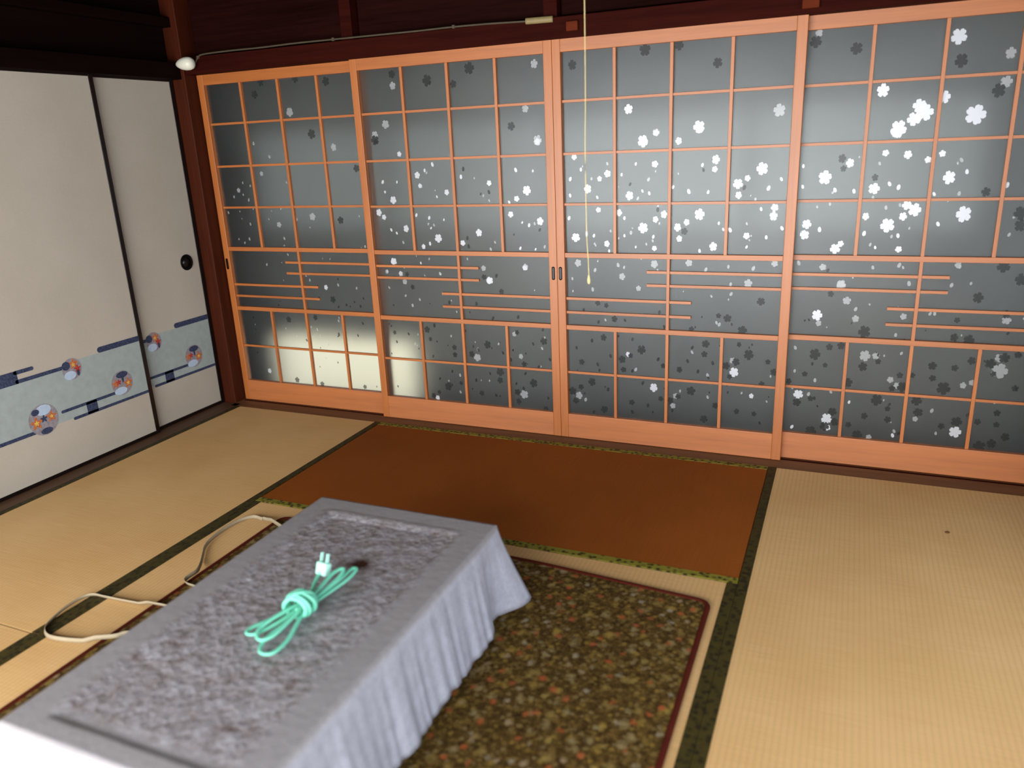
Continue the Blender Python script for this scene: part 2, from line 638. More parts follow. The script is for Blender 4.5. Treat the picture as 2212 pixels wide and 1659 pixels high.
# transom zone above the lintel
wall_back = struct(box('wall_back', -1.953, 1.953, 0.062, 0.105, 1.822, CEIL, 'board'), 'dark boarded transom above the glazed doors', 'wall')
for px in (-0.985, 0.0, 0.985):
    box('transom_post', px - 0.03, px + 0.03, -0.005, 0.062, 1.822, CEIL, 'lintel', wall_back, 0.003)
for k in range(4):
    a = -1.953 + 0.9765 * k
    box('transom_board', a + 0.035, a + 0.94, 0.035, 0.06, 1.835, 2.36, 'board', wall_back, 0.002)
box('upper_beam', -1.953, 1.953, -0.03, 0.062, 2.30, 2.40, 'lintel', wall_back, 0.003)
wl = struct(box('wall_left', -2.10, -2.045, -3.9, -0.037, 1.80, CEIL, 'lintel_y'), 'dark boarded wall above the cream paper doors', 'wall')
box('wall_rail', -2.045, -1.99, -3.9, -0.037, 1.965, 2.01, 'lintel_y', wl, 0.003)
ceil = struct(box('ceiling', -2.1, 2.1, -4.0, 0.105, CEIL, CEIL + 0.04, 'ceiling'), 'dark wooden board ceiling', 'ceiling')
for k in range(9):
    x = -1.9 + k * 0.475
    box('ceiling_batten', x - 0.015, x + 0.015, -3.95, 0.05, CEIL - 0.03, CEIL, 'ceiling', ceil)
# wall behind the viewer with the veranda opening, right wall with its window
wf = struct(link('wall_near', boxes_me('wall_near', [(-2.1, -1.85, -4.04, -3.92, -0.06, CEIL), (1.65, 2.1, -4.04, -3.92, -0.06, CEIL), (-1.85, 1.65, -4.04, -3.92, 1.64, CEIL), (-1.85, 1.65, -4.04, -3.92, -0.06, 0.10)]), None, 'plaster'), 'plaster wall behind the viewer with a wide veranda opening', 'wall')
for x in (-1.83, -0.1, 1.63):
    box('opening_post', x - 0.02, x + 0.02, -4.03, -3.93, 0.10, 1.64, 'pillar', wf)
wr = struct(link('wall_right', boxes_me('wall_right', [(2.06, 2.16, -3.92, -3.05, -0.06, CEIL), (2.06, 2.16, -0.65, -0.037, -0.06, CEIL), (2.06, 2.16, -3.05, -0.65, 1.7, CEIL), (2.06, 2.16, -3.05, -0.65, -0.06, 0.2)]), None, 'plaster'), 'plaster wall to the right with a window', 'wall')
for y in (-3.03, -1.85, -0.67):
    box('window_post', 2.08, 2.14, y - 0.02, y + 0.02, 0.2, 1.7, 'pillar', wr)
# left wall behind the paper doors: closed back so no light leaks
struct(box('wall_closet', -2.14, -2.10, -3.95, 0.105, -0.06, 1.80, 'outer'), 'dark back of the closet behind the paper doors', 'wall')
struct(box('wall_left_near', -2.10, -1.99, -3.93, -1.50, -0.056, 1.80, 'plaster'), 'plaster wall beside the cream paper doors', 'wall')

# narrow veranda behind the glazed doors: boarded outer wall with a low bright opening
VY = 0.42
low = (-2.03, -1.02, -0.085, 0.30)
struct(link('wall_outer', boxes_me('wall_outer', [(-2.6, low[0], VY, VY + 0.05, -0.12, CEIL), (low[1], 2.6, VY, VY + 0.05, -0.12, 0.92), (low[0], low[1], VY, VY + 0.05, low[3], 0.92), (low[0], 2.6, VY, VY + 0.05, 1.46, CEIL), (1.7, 2.6, VY, VY + 0.05, 0.92, 1.46)]), None, 'outer'), 'grey boarded outer wall seen dimly through the frosted doors', 'wall')
struct(box('floor_veranda', -2.6, 2.6, 0.105, VY + 0.05, -0.14, -0.09, 'outer'), 'narrow boarded veranda floor behind the glazed doors', 'floor')
struct(box('ceiling_veranda', -2.6, 2.6, 0.105, VY + 0.05, 1.9, 1.95, 'outer'), 'boarded veranda ceiling behind the glazed doors', 'ceiling')
struct(link('wall_veranda_end', boxes_me('wall_veranda_end', [(-2.6, -2.55, 0.105, VY, -0.12, 1.9), (2.55, 2.6, 0.105, VY, -0.12, 1.9), (-2.6, -2.085, 0.105, 0.12, -0.12, CEIL), (2.085, 2.6, 0.105, 0.12, -0.12, CEIL)]), None, 'outer'), 'boarded ends of the veranda behind the glazed doors', 'wall')
struct(box('ground', -6, 6, VY + 0.05, 8, -0.55, -0.5, 'garden'), 'pale gravel ground outside the veranda', 'ground')


win = struct(box('window_added', low[0], 1.7, VY + 0.022, VY + 0.026, 0.92, 1.46, 'added_blind'), 'added window with a light-passing sheet, brightening the upper frosted panes', 'window')  # window added to light the upper frosted panes from behind
for x in (low[0] + 0.02, -1.12, -0.18, 0.76, 1.68):
    box('window_post', x - 0.02, x + 0.02, VY + 0.005, VY + 0.045, 0.92, 1.46, 'outer', win)


# ------------------------------------------------------------------ glazed lattice doors
ZR = [1.502, 1.291, 1.080]      # thin rails of the upper field
ZA, ZB, ZC, ZBOT = 0.861, 0.534, 0.319, 0.1166
VX = (0.2635, 0.4955, 0.7275)
SL, SR = 0.036, 0.953           # inner faces of the stiles
ZT = 1.693
G0, G1 = 0.0225, 0.0255         # pane faces (local y)


def stadium_me(name, w, h, d0, d1):
    bm = bmesh.new()
    pts = []
    r = w / 2
    for k in range(13):
        a = math.pi * k / 12
        pts.append((r * math.cos(a), h / 2 - r + r * math.sin(a)))
    for k in range(13):
        a = math.pi + math.pi * k / 12
        pts.append((r * math.cos(a), -h / 2 + r + r * math.sin(a)))
    lo = [bm.verts.new((x, d0, z)) for x, z in pts]
    hi = [bm.verts.new((x, d1, z)) for x, z in pts]
    bm.faces.new(lo)
    bm.faces.new(hi[::-1])
    for i in range(len(pts)):
        j = (i + 1) % len(pts)
        bm.faces.new((lo[i], lo[j], hi[j], hi[i]))
    return finish(bm, name)


ME = {}


def shared(key, *a, **k):
    if key not in ME:
        ME[key] = box_me(key, *a, **k)
    return ME[key]


def glazed_door(n, x0, y0, label, handle, odd):
    d = thing('door_%d' % n, label, 'door', (x0, y0, 0), None, 'structure')
    th = 0.033
    for s, (a, b) in enumerate(((0.0, SL), (SR, DW))):
        link('stile', shared('stile%d' % s, a, b, 0, th, 0.0, DH, bevel=0.0018), d, 'door_z')
    link('top_rail', shared('top_rail', SL, SR, 0.001, th - 0.001, ZT, DH, bevel=0.0015), d, 'door_x')
    link('bottom_rail', shared('bottom_rail', SL, SR, 0.001, th - 0.001, 0.0, ZBOT, bevel=0.0018), d, 'door_rail')
    for z in (ZA, ZB):
        link('middle_rail', shared('mid%.2f' % z, SL, SR, 0.005, th - 0.002, z - 0.0105, z + 0.0105, bevel=0.001), d, 'door_x')
    zs = [ZBOT, ZC, ZB, ZA] + ZR[::-1] + [ZT]
    # upright muntins: centre one runs through, side ones stop at the middle rails
    link('muntin', shared('vc', VX[1] - 0.0065, VX[1] + 0.0065, 0.006, G0, ZBOT, ZT, bevel=0.0008), d, 'door_z')
    for i in (0, 2):
        link('muntin', shared('vu%d' % i, VX[i] - 0.0065, VX[i] + 0.0065, 0.007, G0, ZA, ZT, bevel=0.0008), d, 'door_z')
        link('muntin', shared('vl%d' % i, VX[i] - 0.0065, VX[i] + 0.0065, 0.007, G0, ZBOT, ZB, bevel=0.0008), d, 'door_z')
    for z in ZR + [ZC]:
        link('muntin', shared('h%.2f' % z, SL, SR, 0.0115, G0, z - 0.0055, z + 0.0055, bevel=0.0007), d, 'door_x')
    # free-ended accent bars in the middle field
    up = (0.402, SR) if odd else (SL, 0.596)
    lo = (SL, 0.594) if odd else (0.394, SR)
    for (a, b), zz in ((up, (0.793, 0.7355)), (lo, (0.666, 0.603))):
        for z in zz:
            link('accent_bar', shared('acc%.2f%d' % (z, odd), a, b, 0.0105, G0, z - 0.006, z + 0.006, bevel=0.0008), d, 'door_x')
    # panes, one for each opening of the lattice
    cols = [SL] + list(VX) + [SR]

    def pane(xa, xb, za, zb):
        link('pane', shared('pane%.3f_%.3f' % (xa, za), xa, xb, G0, G1, za, zb), d, 'pane')
    for a, b in zip(cols, cols[1:]):
        pane(a, b, ZBOT, ZC)
        pane(a, b, ZC, ZB)
        for za, zb in zip([ZA] + ZR[::-1], ZR[::-1] + [ZT]):
            pane(a, b, za, zb)
    pane(SL, VX[1], ZB, ZA)
    pane(VX[1], SR, ZB, ZA)
    # finger pull let into the stile
    if handle is not None:
        if 'pull' not in ME:
            ME['pull'] = stadium_me('finger_pull', 0.0145, 0.060, -0.0022, 0.004)
            ME['pull_in'] = stadium_me('pull_recess', 0.0085, 0.050, -0.0026, 0.002)
        hp = link('finger_pull', ME['pull'], d, 'black', (handle, 0, 0.780))
        link('pull_recess', ME['pull_in'], hp, 'lacquer')
    return d


Y_F, Y_B = 0.0, 0.037
doors = [
    glazed_door(3, -1.946, Y_B, 'glazed lattice door next to the dark corner post, pale glow in its lowest panes', 0.016, True),
    glazed_door(4, -0.9915, Y_F, 'glazed lattice door left of the centre meeting stiles, rear door on its left', 0.9735, False),
    glazed_door(5, 0.0005, Y_F, 'glazed lattice door right of the centre meeting stiles, behind the hanging pull cord', 0.0155, True),
    glazed_door(6, 0.952, Y_B, 'rightmost glazed lattice door, cut by the right edge of the photo', None, False)]
door_x = (-1.946, -0.9915, 0.0005, 0.952)

# glass blossoms with caught light painted in as tone: photo pixel centres, diameters in pixels of each crop
PALE = {
    (780, 300, .1989): [(350,665,80),(610,395,70),(690,345,40),(640,510,50),(415,165,55),(775,280,50),(195,800,75),(250,850,55),(490,975,75),(330,990,40),(390,1025,35),(840,1080,90),(680,1170,55),(750,1140,45),(600,830,45),(740,860,45),(900,880,30),(760,970,30),(930,580,60),(825,630,30),(1085,415,50),(1390,480,60),(1800,560,100),(1690,650,60),(1610,690,40),(1625,820,65),(1945,895,85),(1825,940,45),(1750,910,30),(1280,1020,80),(1680,340,50),(1865,350,30),(1915,30,70),(235,470,45),(390,470,30),(260,580,30),(1105,1130,60),(350,1330,65),(650,1350,30),(430,1460,50),(285,1440,30),(865,1470,30),(1780,1400,60),(1390,1540,70),(1730,1190,40),(1895,1200,30)],
    (1200, 280, .2441): [(285,525,75),(390,435,45),(460,390,60),(130,440,40),(165,240,55),(225,355,35),(655,585,75),(770,545,30),(830,565,35),(880,305,55),(710,305,30),(585,400,30),(775,110,85),(890,30,50),(1090,100,60),(1280,5,50),(1420,265,75),(1410,350,50),(1300,315,35),(1830,345,100),(1615,480,80),(1700,430,50),(1620,580,60),(1885,520,45),(2000,440,35),(1180,550,45),(1350,555,35),(1040,510,35),(130,585,35),(370,600,30),(380,710,45),(560,735,60),(610,785,35),(120,785,40),(180,955,75),(340,940,35),(455,1010,55),(775,870,90),(885,795,55),(960,750,65),(865,950,35),(610,940,30),(875,1050,45),(710,1040,25),(1275,750,95),(1160,820,55),(1080,865,70),(1095,965,55),(1395,1035,75),(1445,830,30),(1485,885,30),(1545,890,45),(1690,940,55),(1865,955,35),(1930,765,75),(1940,690,60),(1820,705,35),(2005,875,40),(1690,1040,30),(1275,1075,35),(475,1075,30)],
    (1680, 280, .2405): [(425,430,110),(650,300,70),(230,330,35),(225,515,35),(515,545,40),(685,555,40),(865,530,85),(1005,490,40),(1085,520,45),(970,210,50),(1170,225,65),(1070,15,90),(1480,215,50),(1350,270,50),(1540,430,100),(1700,380,40),(1405,580,35),(260,850,75),(240,945,75),(375,900,45),(515,1070,80),(565,1025,50),(985,860,110),(1125,780,65),(1230,720,100),(1160,680,70),(790,780,60),(775,935,45),(1080,955,40),(1670,760,120),(1440,850,40),(875,1060,30),(1085,1075,50),(2060,500,45)],
    (1160, 0, .4762): [(1640,585,65),(1710,540,50),(1760,510,60),(1735,480,50),(1850,440,45),(1990,520,70),(1915,165,55),(1570,410,50),(415,495,40),(480,640,50),(735,575,50)],
    (1660, 560, .3135): [(335,385,70),(205,930,60),(400,1100,75),(405,1160,40),(160,1155,30),(1285,1190,70),(555,985,25),(855,1215,30)],
    (1200, 560, .2773): [(565,740,40),(765,1000,70),(1390,880,75),(1525,1065,40)],
    (800, 560, .2411): [(605,1240,45),(210,20,65),(1070,190,65)],
    (420, 560, .217): [(1310,280,50),(750,1110,50)]}
FAINT = {
    (1200, 280, .2441): [(200,1180,65),(555,1200,40),(350,1245,40),(875,1190,70),(590,1300,60),(330,1415,40),(735,1405,50),(1180,1180,60),(1330,1240,40),(1705,1360,70),(1750,1230,45),(1530,1215,35),(1940,1185,55),(1550,1370,35),(150,1320,30)],
    (1680, 280, .2405): [(190,1200,45),(405,1235,55),(570,1390,75),(1090,1220,45),(855,1240,35),(1620,1215,50),(1180,1385,45),(1560,1400,40)],
    (1160, 0, .4762): [(540,600,30),(1100,500,50),(1280,150,30),(2130,370,40),(2150,240,40)],
    (400, 60, .3797): [(595,480,45),(1180,330,40),(1140,550,45),(1080,610,40),(435,830,25),(845,680,40),(305,925,25),(725,1075,40),(535,1120,30),(390,660,20),(480,735,20),(2005,640,55),(1985,205,45),(1935,460,40)],
    (420, 560, .217): [(1020,760,30),(1250,760,25),(1150,210,30),(1615,290,30)],
    (800, 560, .2411): [(275,130,45),(150,110,40),(625,130,35),(1015,80,50),(1390,70,60),(310,200,50),(380,415,35),(960,880,70),(965,810,40),(1380,1210,80),(805,1040,35),(725,690,25),(1350,870,50),(1290,670,45),(810,1190,30),(1540,800,30)],
    (1200, 560, .2773): [(1380,790,50),(935,1065,45),(1185,1075,30),(185,1060,60),(235,1095,35),(915,1140,45),(1215,290,25),(1275,510,35),(1185,905,35),(625,860,35)],
    (1660, 560, .3135): [(345,440,40),(665,665,70),(740,665,45),(690,1225,35),(915,650,25),(1010,1100,35),(1125,1045,30),(320,835,30),(180,770,25),(600,410,45),(1145,375,30),(600,345,30),(930,395,40),(840,830,40),(885,870,40),(1590,680,50),(540,285,50),(500,180,60),(1640,420,50),(275,930,30),(430,915,25),(185,610,30),(1340,870,40),(1400,850,35),(1590,770,90)]}
DARK = {
    (780, 300, .1989): [(1110,330,50),(1390,580,50),(1300,600,30),(1155,1080,50),(1170,1170,50),(1940,990,45),(1660,1040,25),(500,1470,50),(160,30,60)],
    (1200, 280, .2441): [(1140,900,60),(905,710,45),(1310,360,35),(1670,515,45),(660,485,35)],
    (1680, 280, .2405): [(580,260,70),(590,350,50),(875,430,55),(1870,560,70),(2190,750,100),(2180,860,90),(450,1265,35)],
    (1160, 0, .4762): [(490,225,50),(160,295,40),(645,205,40),(820,285,40),(1450,220,45),(1690,105,65),(1925,275,50),(1265,190,45),(2095,410,50)],
    (400, 60, .3797): [(430,310,40),(625,290,40),(800,305,45),(395,380,40),(720,605,50),(1175,265,40),(1375,300,60),(1615,230,60),(1525,320,40),(1080,640,50),(1855,560,45),(885,1095,40),(975,800,40)],
    (420, 560, .217): [(1380,400,70),(1230,275,35),(1240,390,35),(940,600,60),(1205,580,55),(1025,1200,55),(1275,1240,50),(1440,750,40),(1655,470,35),(1515,455,30),(1700,1270,45),(1430,200,25),(1630,760,30)],
    (800, 560, .2411): [(1175,290,50),(1020,160,50),(1130,150,40),(380,250,45),(1050,765,75),(910,850,60),(970,815,40),(760,855,50),(755,790,50),(1555,735,70),(1460,760,35),(1315,655,45),(540,715,40),(700,1140,75),(570,1220,50),(620,1190,40),(1165,1010,75),(1165,1085,60),(1465,1110,80),(1320,1190,60),(1375,1160,40),(1575,1340,50),(1330,1275,60),(735,1005,30),(625,1070,30),(565,870,30),(1075,1025,30),(950,1085,35),(1190,840,35),(1260,900,40),(1510,965,35),(1380,940,50),(1390,1025,35),(1610,900,35),(1000,1200,50),(1130,1220,35),(815,1110,40),(510,630,60),(575,595,40),(345,670,30),(240,740,30),(220,655,40),(710,390,40),(950,400,40),(1325,520,40),(1100,530,40)],
    (1200, 560, .2773): [(375,610,55),(285,635,35),(165,690,30),(670,705,75),(520,780,60),(585,750,40),(530,860,45),(430,755,35),(600,625,30),(205,800,45),(330,820,35),(285,955,65),(200,995,45),(135,1025,65),(380,1170,55),(300,1190,30),(160,1100,50),(1170,660,60),(1065,690,35),(1505,745,80),(1405,800,60),(1330,830,60),(1430,665,40),(1355,915,40),(1225,810,35),(1110,875,35),(965,860,50),(840,830,40),(1030,795,35),(800,780,35),(1055,1025,70),(955,1070,45),(895,1100,55),(1155,1245,60),(1160,740,50),(1605,975,50),(1655,800,40),(1700,880,55),(720,1140,35),(595,1115,45),(680,965,35),(1245,1140,50),(820,1085,40),(910,1180,30),(670,1245,60),(1410,1185,45),(1490,1325,60),(1055,1280,40),(330,340,45),(395,360,40),(460,465,50),(220,395,30),(335,490,30),(810,415,35),(1060,545,45),(1455,555,70),(1340,460,60),(1270,440,40),(1600,330,60),(410,1015,35),(1545,1205,40),(600,1190,35)],
    (1660, 560, .3135): [(320,655,75),(420,605,45),(500,595,50),(650,740,60),(755,705,35),(545,850,60),(390,730,35),(250,790,35),(140,840,40),(195,985,55),(290,960,35),(440,1050,55),(385,1150,60),(455,1120,55),(290,1185,70),(660,1080,45),(745,970,75),(820,1030,35),(920,880,65),(905,800,40),(850,890,40),(990,800,35),(1205,890,80),(1130,735,50),(1285,750,40),(1130,820,40),(1020,975,60),(1030,1055,55),(1295,1120,60),(1190,1150,40),(1530,720,60),(1550,790,35),(1625,680,60),(1450,1290,70),(1535,1270,55),(1630,1225,50),(1640,380,50),(1445,265,65),(1620,50,70),(1740,140,70),(1300,420,35),(1380,560,70),(1280,540,50),(660,500,80),(430,240,40),(820,1105,45),(550,1140,40),(1575,1060,40),(1570,1140,35),(1440,1120,40),(610,1210,60),(1720,660,40),(1700,890,40),(1400,700,50)]}


def blossom(x, z, d, y, rnd):
    """flat outline of a notched five-petal cherry blossom, or of a loose petal when small"""
    r = d / 2
    pts = []
    if d > 0.024:
        rot = rnd.uniform(0, 6.28)
        sq = rnd.uniform(0.82, 1.0)
        n = 50
        for k in range(n):
            a = 2 * math.pi * k / n
            ph = (a * 5 / (2 * math.pi)) % 1.0
            rr = 0.58 + 0.42 * (math.sin(math.pi * ph) ** 0.6)
            rr -= 0.13 * math.exp(-((ph - 0.5) / 0.07) ** 2)
            pts.append((x + sq * r * rr * math.cos(a + rot), y, z + r * rr * math.sin(a + rot)))
    else:
        rot = rnd.uniform(-0.5, 0.5)
        for k in range(12):
            a = 2 * math.pi * k / 12
            px, pz = 0.55 * r * math.cos(a), r * math.sin(a) * (1.0 if math.sin(a) > 0 else 0.8)
            pts.append((x + px * math.cos(rot) - pz * math.sin(rot), y, z + px * math.sin(rot) + pz * math.cos(rot)))
    return pts[::-1]


rnd = random.Random(11)
tinted_blossoms = {k: [[], [], [], []] for k in ('pale', 'faint', 'dark')}
for key, table in (('pale', PALE), ('faint', FAINT), ('dark', DARK)):
    cnt = 0
    for (ox, oy, s), lst in table.items():
        for (px, py, dpx) in lst:
            u, v = ox + px * s, oy + py * s
            for k, yd in ((1, Y_F), (2, Y_F), (0, Y_B), (3, Y_B)):
                off = {'pale': 0.0004, 'faint': 0.0007, 'dark': 0.0010}[key] + (cnt % 7) * 0.00003
                p = hit(u, v, 1, yd + G0)
                lx = p.x - door_x[k]
                if SL + 0.005 < lx < SR - 0.005 and ZBOT + 0.004 < p.z < ZT - 0.004:
                    dist = (p - CAM).length
                    d = dpx * s * dist / F_PX * 1.08
                    tinted_blossoms[key][k].append(blossom(lx, p.z, d, G0 - off, rnd))
                    cnt += 1
                    break
for k in range(4):
    # scattered tiny petals tinted between the blossoms
    for _ in range(70):
        lx, z = rnd.uniform(SL + .02, SR - .02), rnd.uniform(0.14, 1.25)
        key = 'dark' if (z < 0.62 and rnd.random() < 0.65) else 'faint'
        tinted_blossoms[key][k].append(blossom(lx, z, rnd.uniform(0.008, 0.02), G0 - (0.0013 if key == 'dark' else 0.0003), rnd))
    for key, nm, mt in (('pale', 'pale_blossoms', 'pale_blossom'), ('faint', 'faint_blossoms', 'faint_blossom'), ('dark', 'dark_blossoms', 'dark_blossom')):
        if tinted_blossoms[key][k]:
            o = link(nm, poly_me(nm, tinted_blossoms[key][k]), doors[k], mt)
            o['kind'] = 'stuff'


# ------------------------------------------------------------------ cream paper doors (left wall)
def disc(cy, cz, ry, rz, x, n=28, rot=0.0):
    return [(x, cy + ry * math.cos(2 * math.pi * k / n + rot), cz + rz * math.sin(2 * math.pi * k / n + rot)) for k in range(n)]


def bar(y0, y1, z, h, x):
    """horizontal bar with rounded ends"""
    r = h / 2
    pts = []
    for k in range(9):
        a = -math.pi / 2 + math.pi * k / 8
        pts.append((x, y1 - r + r * math.cos(a), z + r * math.sin(a)))
    for k in range(9):
        a = math.pi / 2 + math.pi * k / 8
        pts.append((x, y0 + r + r * math.cos(a), z + r * math.sin(a)))
    return pts


def rect(y0, y1, z0, z1, x):
    return [(x, y0, z0), (x, y1, z0), (x, y1, z1), (x, y0, z1)]


def flower(cy, cz, r, x, n=5, rot=0.3):
    pts = []
    for k in range(40):
        a = 2 * math.pi * k / 40
        rr = r * (0.72 + 0.28 * math.cos(n * a))
        pts.append((x, cy + rr * math.cos(a + rot), cz + rr * math.sin(a + rot)))
    return pts


def clip_y(pl, y0, y1):
    """keep the part of a flat outline between y0 and y1"""
    for lim, sgn in ((y0, 1), (y1, -1)):
        out = []
        for i in range(len(pl)):
            a, b = pl[i], pl[(i + 1) % len(pl)]
            ia, ib = (a[1] - lim) * sgn >= 0, (b[1] - lim) * sgn >= 0
            if ia:
                out.append(a)
            if ia != ib:
                t = (lim - a[1]) / (b[1] - a[1])
                out.append(tuple(a[i2] + (b[i2] - a[i2]) * t for i2 in range(3)))
        pl = out
        if len(pl) < 3:
            return None
    return pl


def fusuma(n, xf, y0, y1, label, handle_y, rep):
    d = thing('door_%d' % n, label, 'door', (xf, y0, 0), None, 'structure')
    w = y1 - y0
    H, fr, tk = 1.729, 0.024, 0.022
    pb = box('paper_panel', -tk + 0.003, -0.003, fr * 0.7, w - fr * 0.7, 0.010, H - 0.010, 'paper', d)
    box('frame_stile', -tk, 0, 0, fr, 0.0, H, 'lacquer', d, 0.002)
    box('frame_stile', -tk, 0, w - fr, w, 0.0, H, 'lacquer', d, 0.002)
    box('frame_rail', -tk, 0, fr, w - fr, 0.0, 0.016, 'lacquer', d, 0.002)
    box('frame_rail', -tk, 0, fr, w - fr, H - 0.016, H, 'lacquer', d, 0.002)
    X = -0.003

    def put(name, polys, mat, lvl, parent=None):
        pls = [clip_y([(X + 0.0003 * lvl, a[1] - y0, a[2]) for a in pl], fr, w - fr) for pl in polys]
        pls = [p for p in pls if p]
        if not pls:
            return None
        o = link(name, poly_me(name, pls), parent or d, mat)
        return o
    for s in rep:  # the print repeats along the door, s shifts it
        put('printed_band', [rect(s - 1.42, s - 0.945, 0.234, 0.468, 0), rect(s - 0.945, s - 0.47, 0.234, 0.491, 0)], 'skyprint', 1)
        put('printed_cloud_bar', [rect(s - 1.42, s - 1.196, 0.463, 0.519, 0)], 'navy', 2)
        put('printed_cloud_bar', [bar(s - 1.21, s - 1.118, 0.511, 0.017, 0)], 'navy', 2)
        put('printed_cloud_bar', [bar(s - 1.21, s - 0.965, 0.472, 0.017, 0)], 'navy', 2)
        put('printed_cloud_bar', [bar(s - 0.800, s - 0.40, 0.504, 0.027, 0)], 'navy', 2)
        put('printed_cloud_bar', [bar(s - 1.62, s - 1.12, 0.232, 0.016, 0)], 'navy', 2)
        put('printed_cloud_bar', [bar(s - 1.040, s - 0.690, 0.279, 0.014, 0)], 'navy', 2)
        put('printed_cloud_bar', [bar(s - 0.988, s - 0.40, 0.230, 0.014, 0)], 'navy', 2)
        put('printed_cloud_bar', [rect(s - 0.912, s - 0.855, 0.226, 0.283, 0)], 'navy', 2)
        for (cy, cz, r, kind) in ((s - 0.944, 0.456, 0.049, 0), (s - 0.702, 0.317, 0.060, 1), (s - 1.127, 0.276, 0.070, 2)):
            ry = r
            base = put('printed_roundel', [disc(cy, cz, ry, r, 0)], 'greyprint', 3)
            if not base:
                continue
            if kind == 0:
                parts = [('blueprint', disc(cy - .3 * r, cz - .55 * r, .6 * r, .4 * r, 0)), ('orangeprint', flower(cy + .25 * r, cz + .42 * r, .5 * r, 0)), ('redprint', flower(cy + .55 * r, cz - .1 * r, .38 * r, 0)), ('navy', disc(cy - .55 * r, cz + .4 * r, .42 * r, .4 * r, 0)), ('yellowprint', flower(cy + .2 * r, cz + .35 * r, .2 * r, 0)), ('navy', disc(cy + .55 * r, cz - .5 * r, .14 * r, .3 * r, 0))]
            elif kind == 1:
                parts = [('navy', disc(cy + .1 * r, cz + .65 * r, .55 * r, .26 * r, 0)), ('blueprint', disc(cy - .25 * r, cz - .62 * r, .6 * r, .3 * r, 0)), ('orangeprint', flower(cy - .62 * r, cz + .05 * r, .36 * r, 0)), ('redprint', flower(cy - .32 * r, cz + .12 * r, .26 * r, 0)), ('orangeprint', flower(cy + .55 * r, cz - .15 * r, .44 * r, 0)), ('yellowprint', flower(cy + .55 * r, cz - .15 * r, .18 * r, 0)), ('navy', disc(cy + .1 * r, cz + .3 * r, .1 * r, .3 * r, 0))]
            else:
                parts = [('blueprint', disc(cy + .1 * r, cz + .6 * r, .52 * r, .34 * r, 0)), ('orangeprint', flower(cy - .5 * r, cz - .1 * r, .42 * r, 0)), ('orangeprint', flower(cy + .55 * r, cz + .05 * r, .36 * r, 0)), ('yellowprint', flower(cy - .5 * r, cz - .1 * r, .18 * r, 0)), ('yellowprint', flower(cy + .55 * r, cz + .05 * r, .14 * r, 0)), ('navy', flower(cy + .02 * r, cz + .05 * r, .25 * r, 0)), ('navy', disc(cy - .45 * r, cz + .6 * r, .26 * r, .2 * r, 0)), ('navy', disc(cy + .05 * r, cz - .75 * r, .4 * r, .2 * r, 0))]
            for i, (mt, pl) in enumerate(parts):
                put('printed_blossom', [pl], mt, 4 + i * 0.3, base)
    if handle_y is not None:
        hm = lathe_me('round_pull', [(0.0, 0.0012), (0.030, 0.0012), (0.033, 0.0022), (0.036, 0.004), (0.0395, 0.004), (0.042, 0.001), (0.042, -0.004)], 28, 'X')
        h = link('round_pull', hm, d, 'black', (X + 0.001, handle_y - y0, 0.815))
        h['label'] = 'round black recessed pull'
        dm = lathe_me('pull_dish', [(0.0, 0.0018), (0.028, 0.0018), (0.028, 0.001)], 28, 'X')
        link('pull_dish', dm, h, 'lacquer', (0, 0, 0))
    return d


fusuma(1, -2.0, -1.495, -0.538, 'cream paper sliding door with cloud and flower print, nearer, at left photo edge', None, (0.0,))
fusuma(2, -2.03, -0.995, -0.042, 'cream paper sliding door with round black pull, beside the corner post', -0.148, (0.495, -0.46))


# ------------------------------------------------------------------ rug under the table
def rug():
    t = thing('rug', 'dark floral rug with red binding under the low table', 'rug', (0.08, -2.05, 0.0))
    ox, oy = 0.08, -2.05
    cs = [(0.888, -1.178), (0.27, -1.128), (-0.735, -1.135), (-0.725, -3.04), (0.895, -3.06)]
    r = 0.035
    path = []
    n = len(cs)
    for i in range(n):
        p, a, b = Vector(cs[i]), Vector(cs[i - 1]), Vector(cs[(i + 1) % n])
        rr = r if i != 1 else 0.1
        d1, d2 = (a - p).normalized(), (b - p).normalized()
        s, e = p + d1 * rr, p + d2 * rr
        for k in range(7):
            q = k / 6
            path.append(s * (1 - q) ** 2 + p * 2 * q * (1 - q) + e * q * q)
    bm = bmesh.new()
    lo = [bm.verts.new((p.x - ox, p.y - oy, 0.0018)) for p in path]
    hi = [bm.verts.new((p.x - ox, p.y - oy, 0.0085)) for p in path]
    bm.faces.new(hi)
    bm.faces.new(lo[::-1])
    for i in range(len(path)):
        j = (i + 1) % len(path)
        bm.faces.new((lo[i], lo[j], hi[j], hi[i]))
    link('rug_field', finish(bm, 'rug_field'), t, 'rug')
    bm = bmesh.new()
    tube_into(bm, [Vector((p.x - ox, p.y - oy, 0.0072)) for p in path], 0.0052, 8, True, 0.0085)
    link('rug_binding', finish(bm, 'rug_binding', True), t, 'rug_edge')


rug()

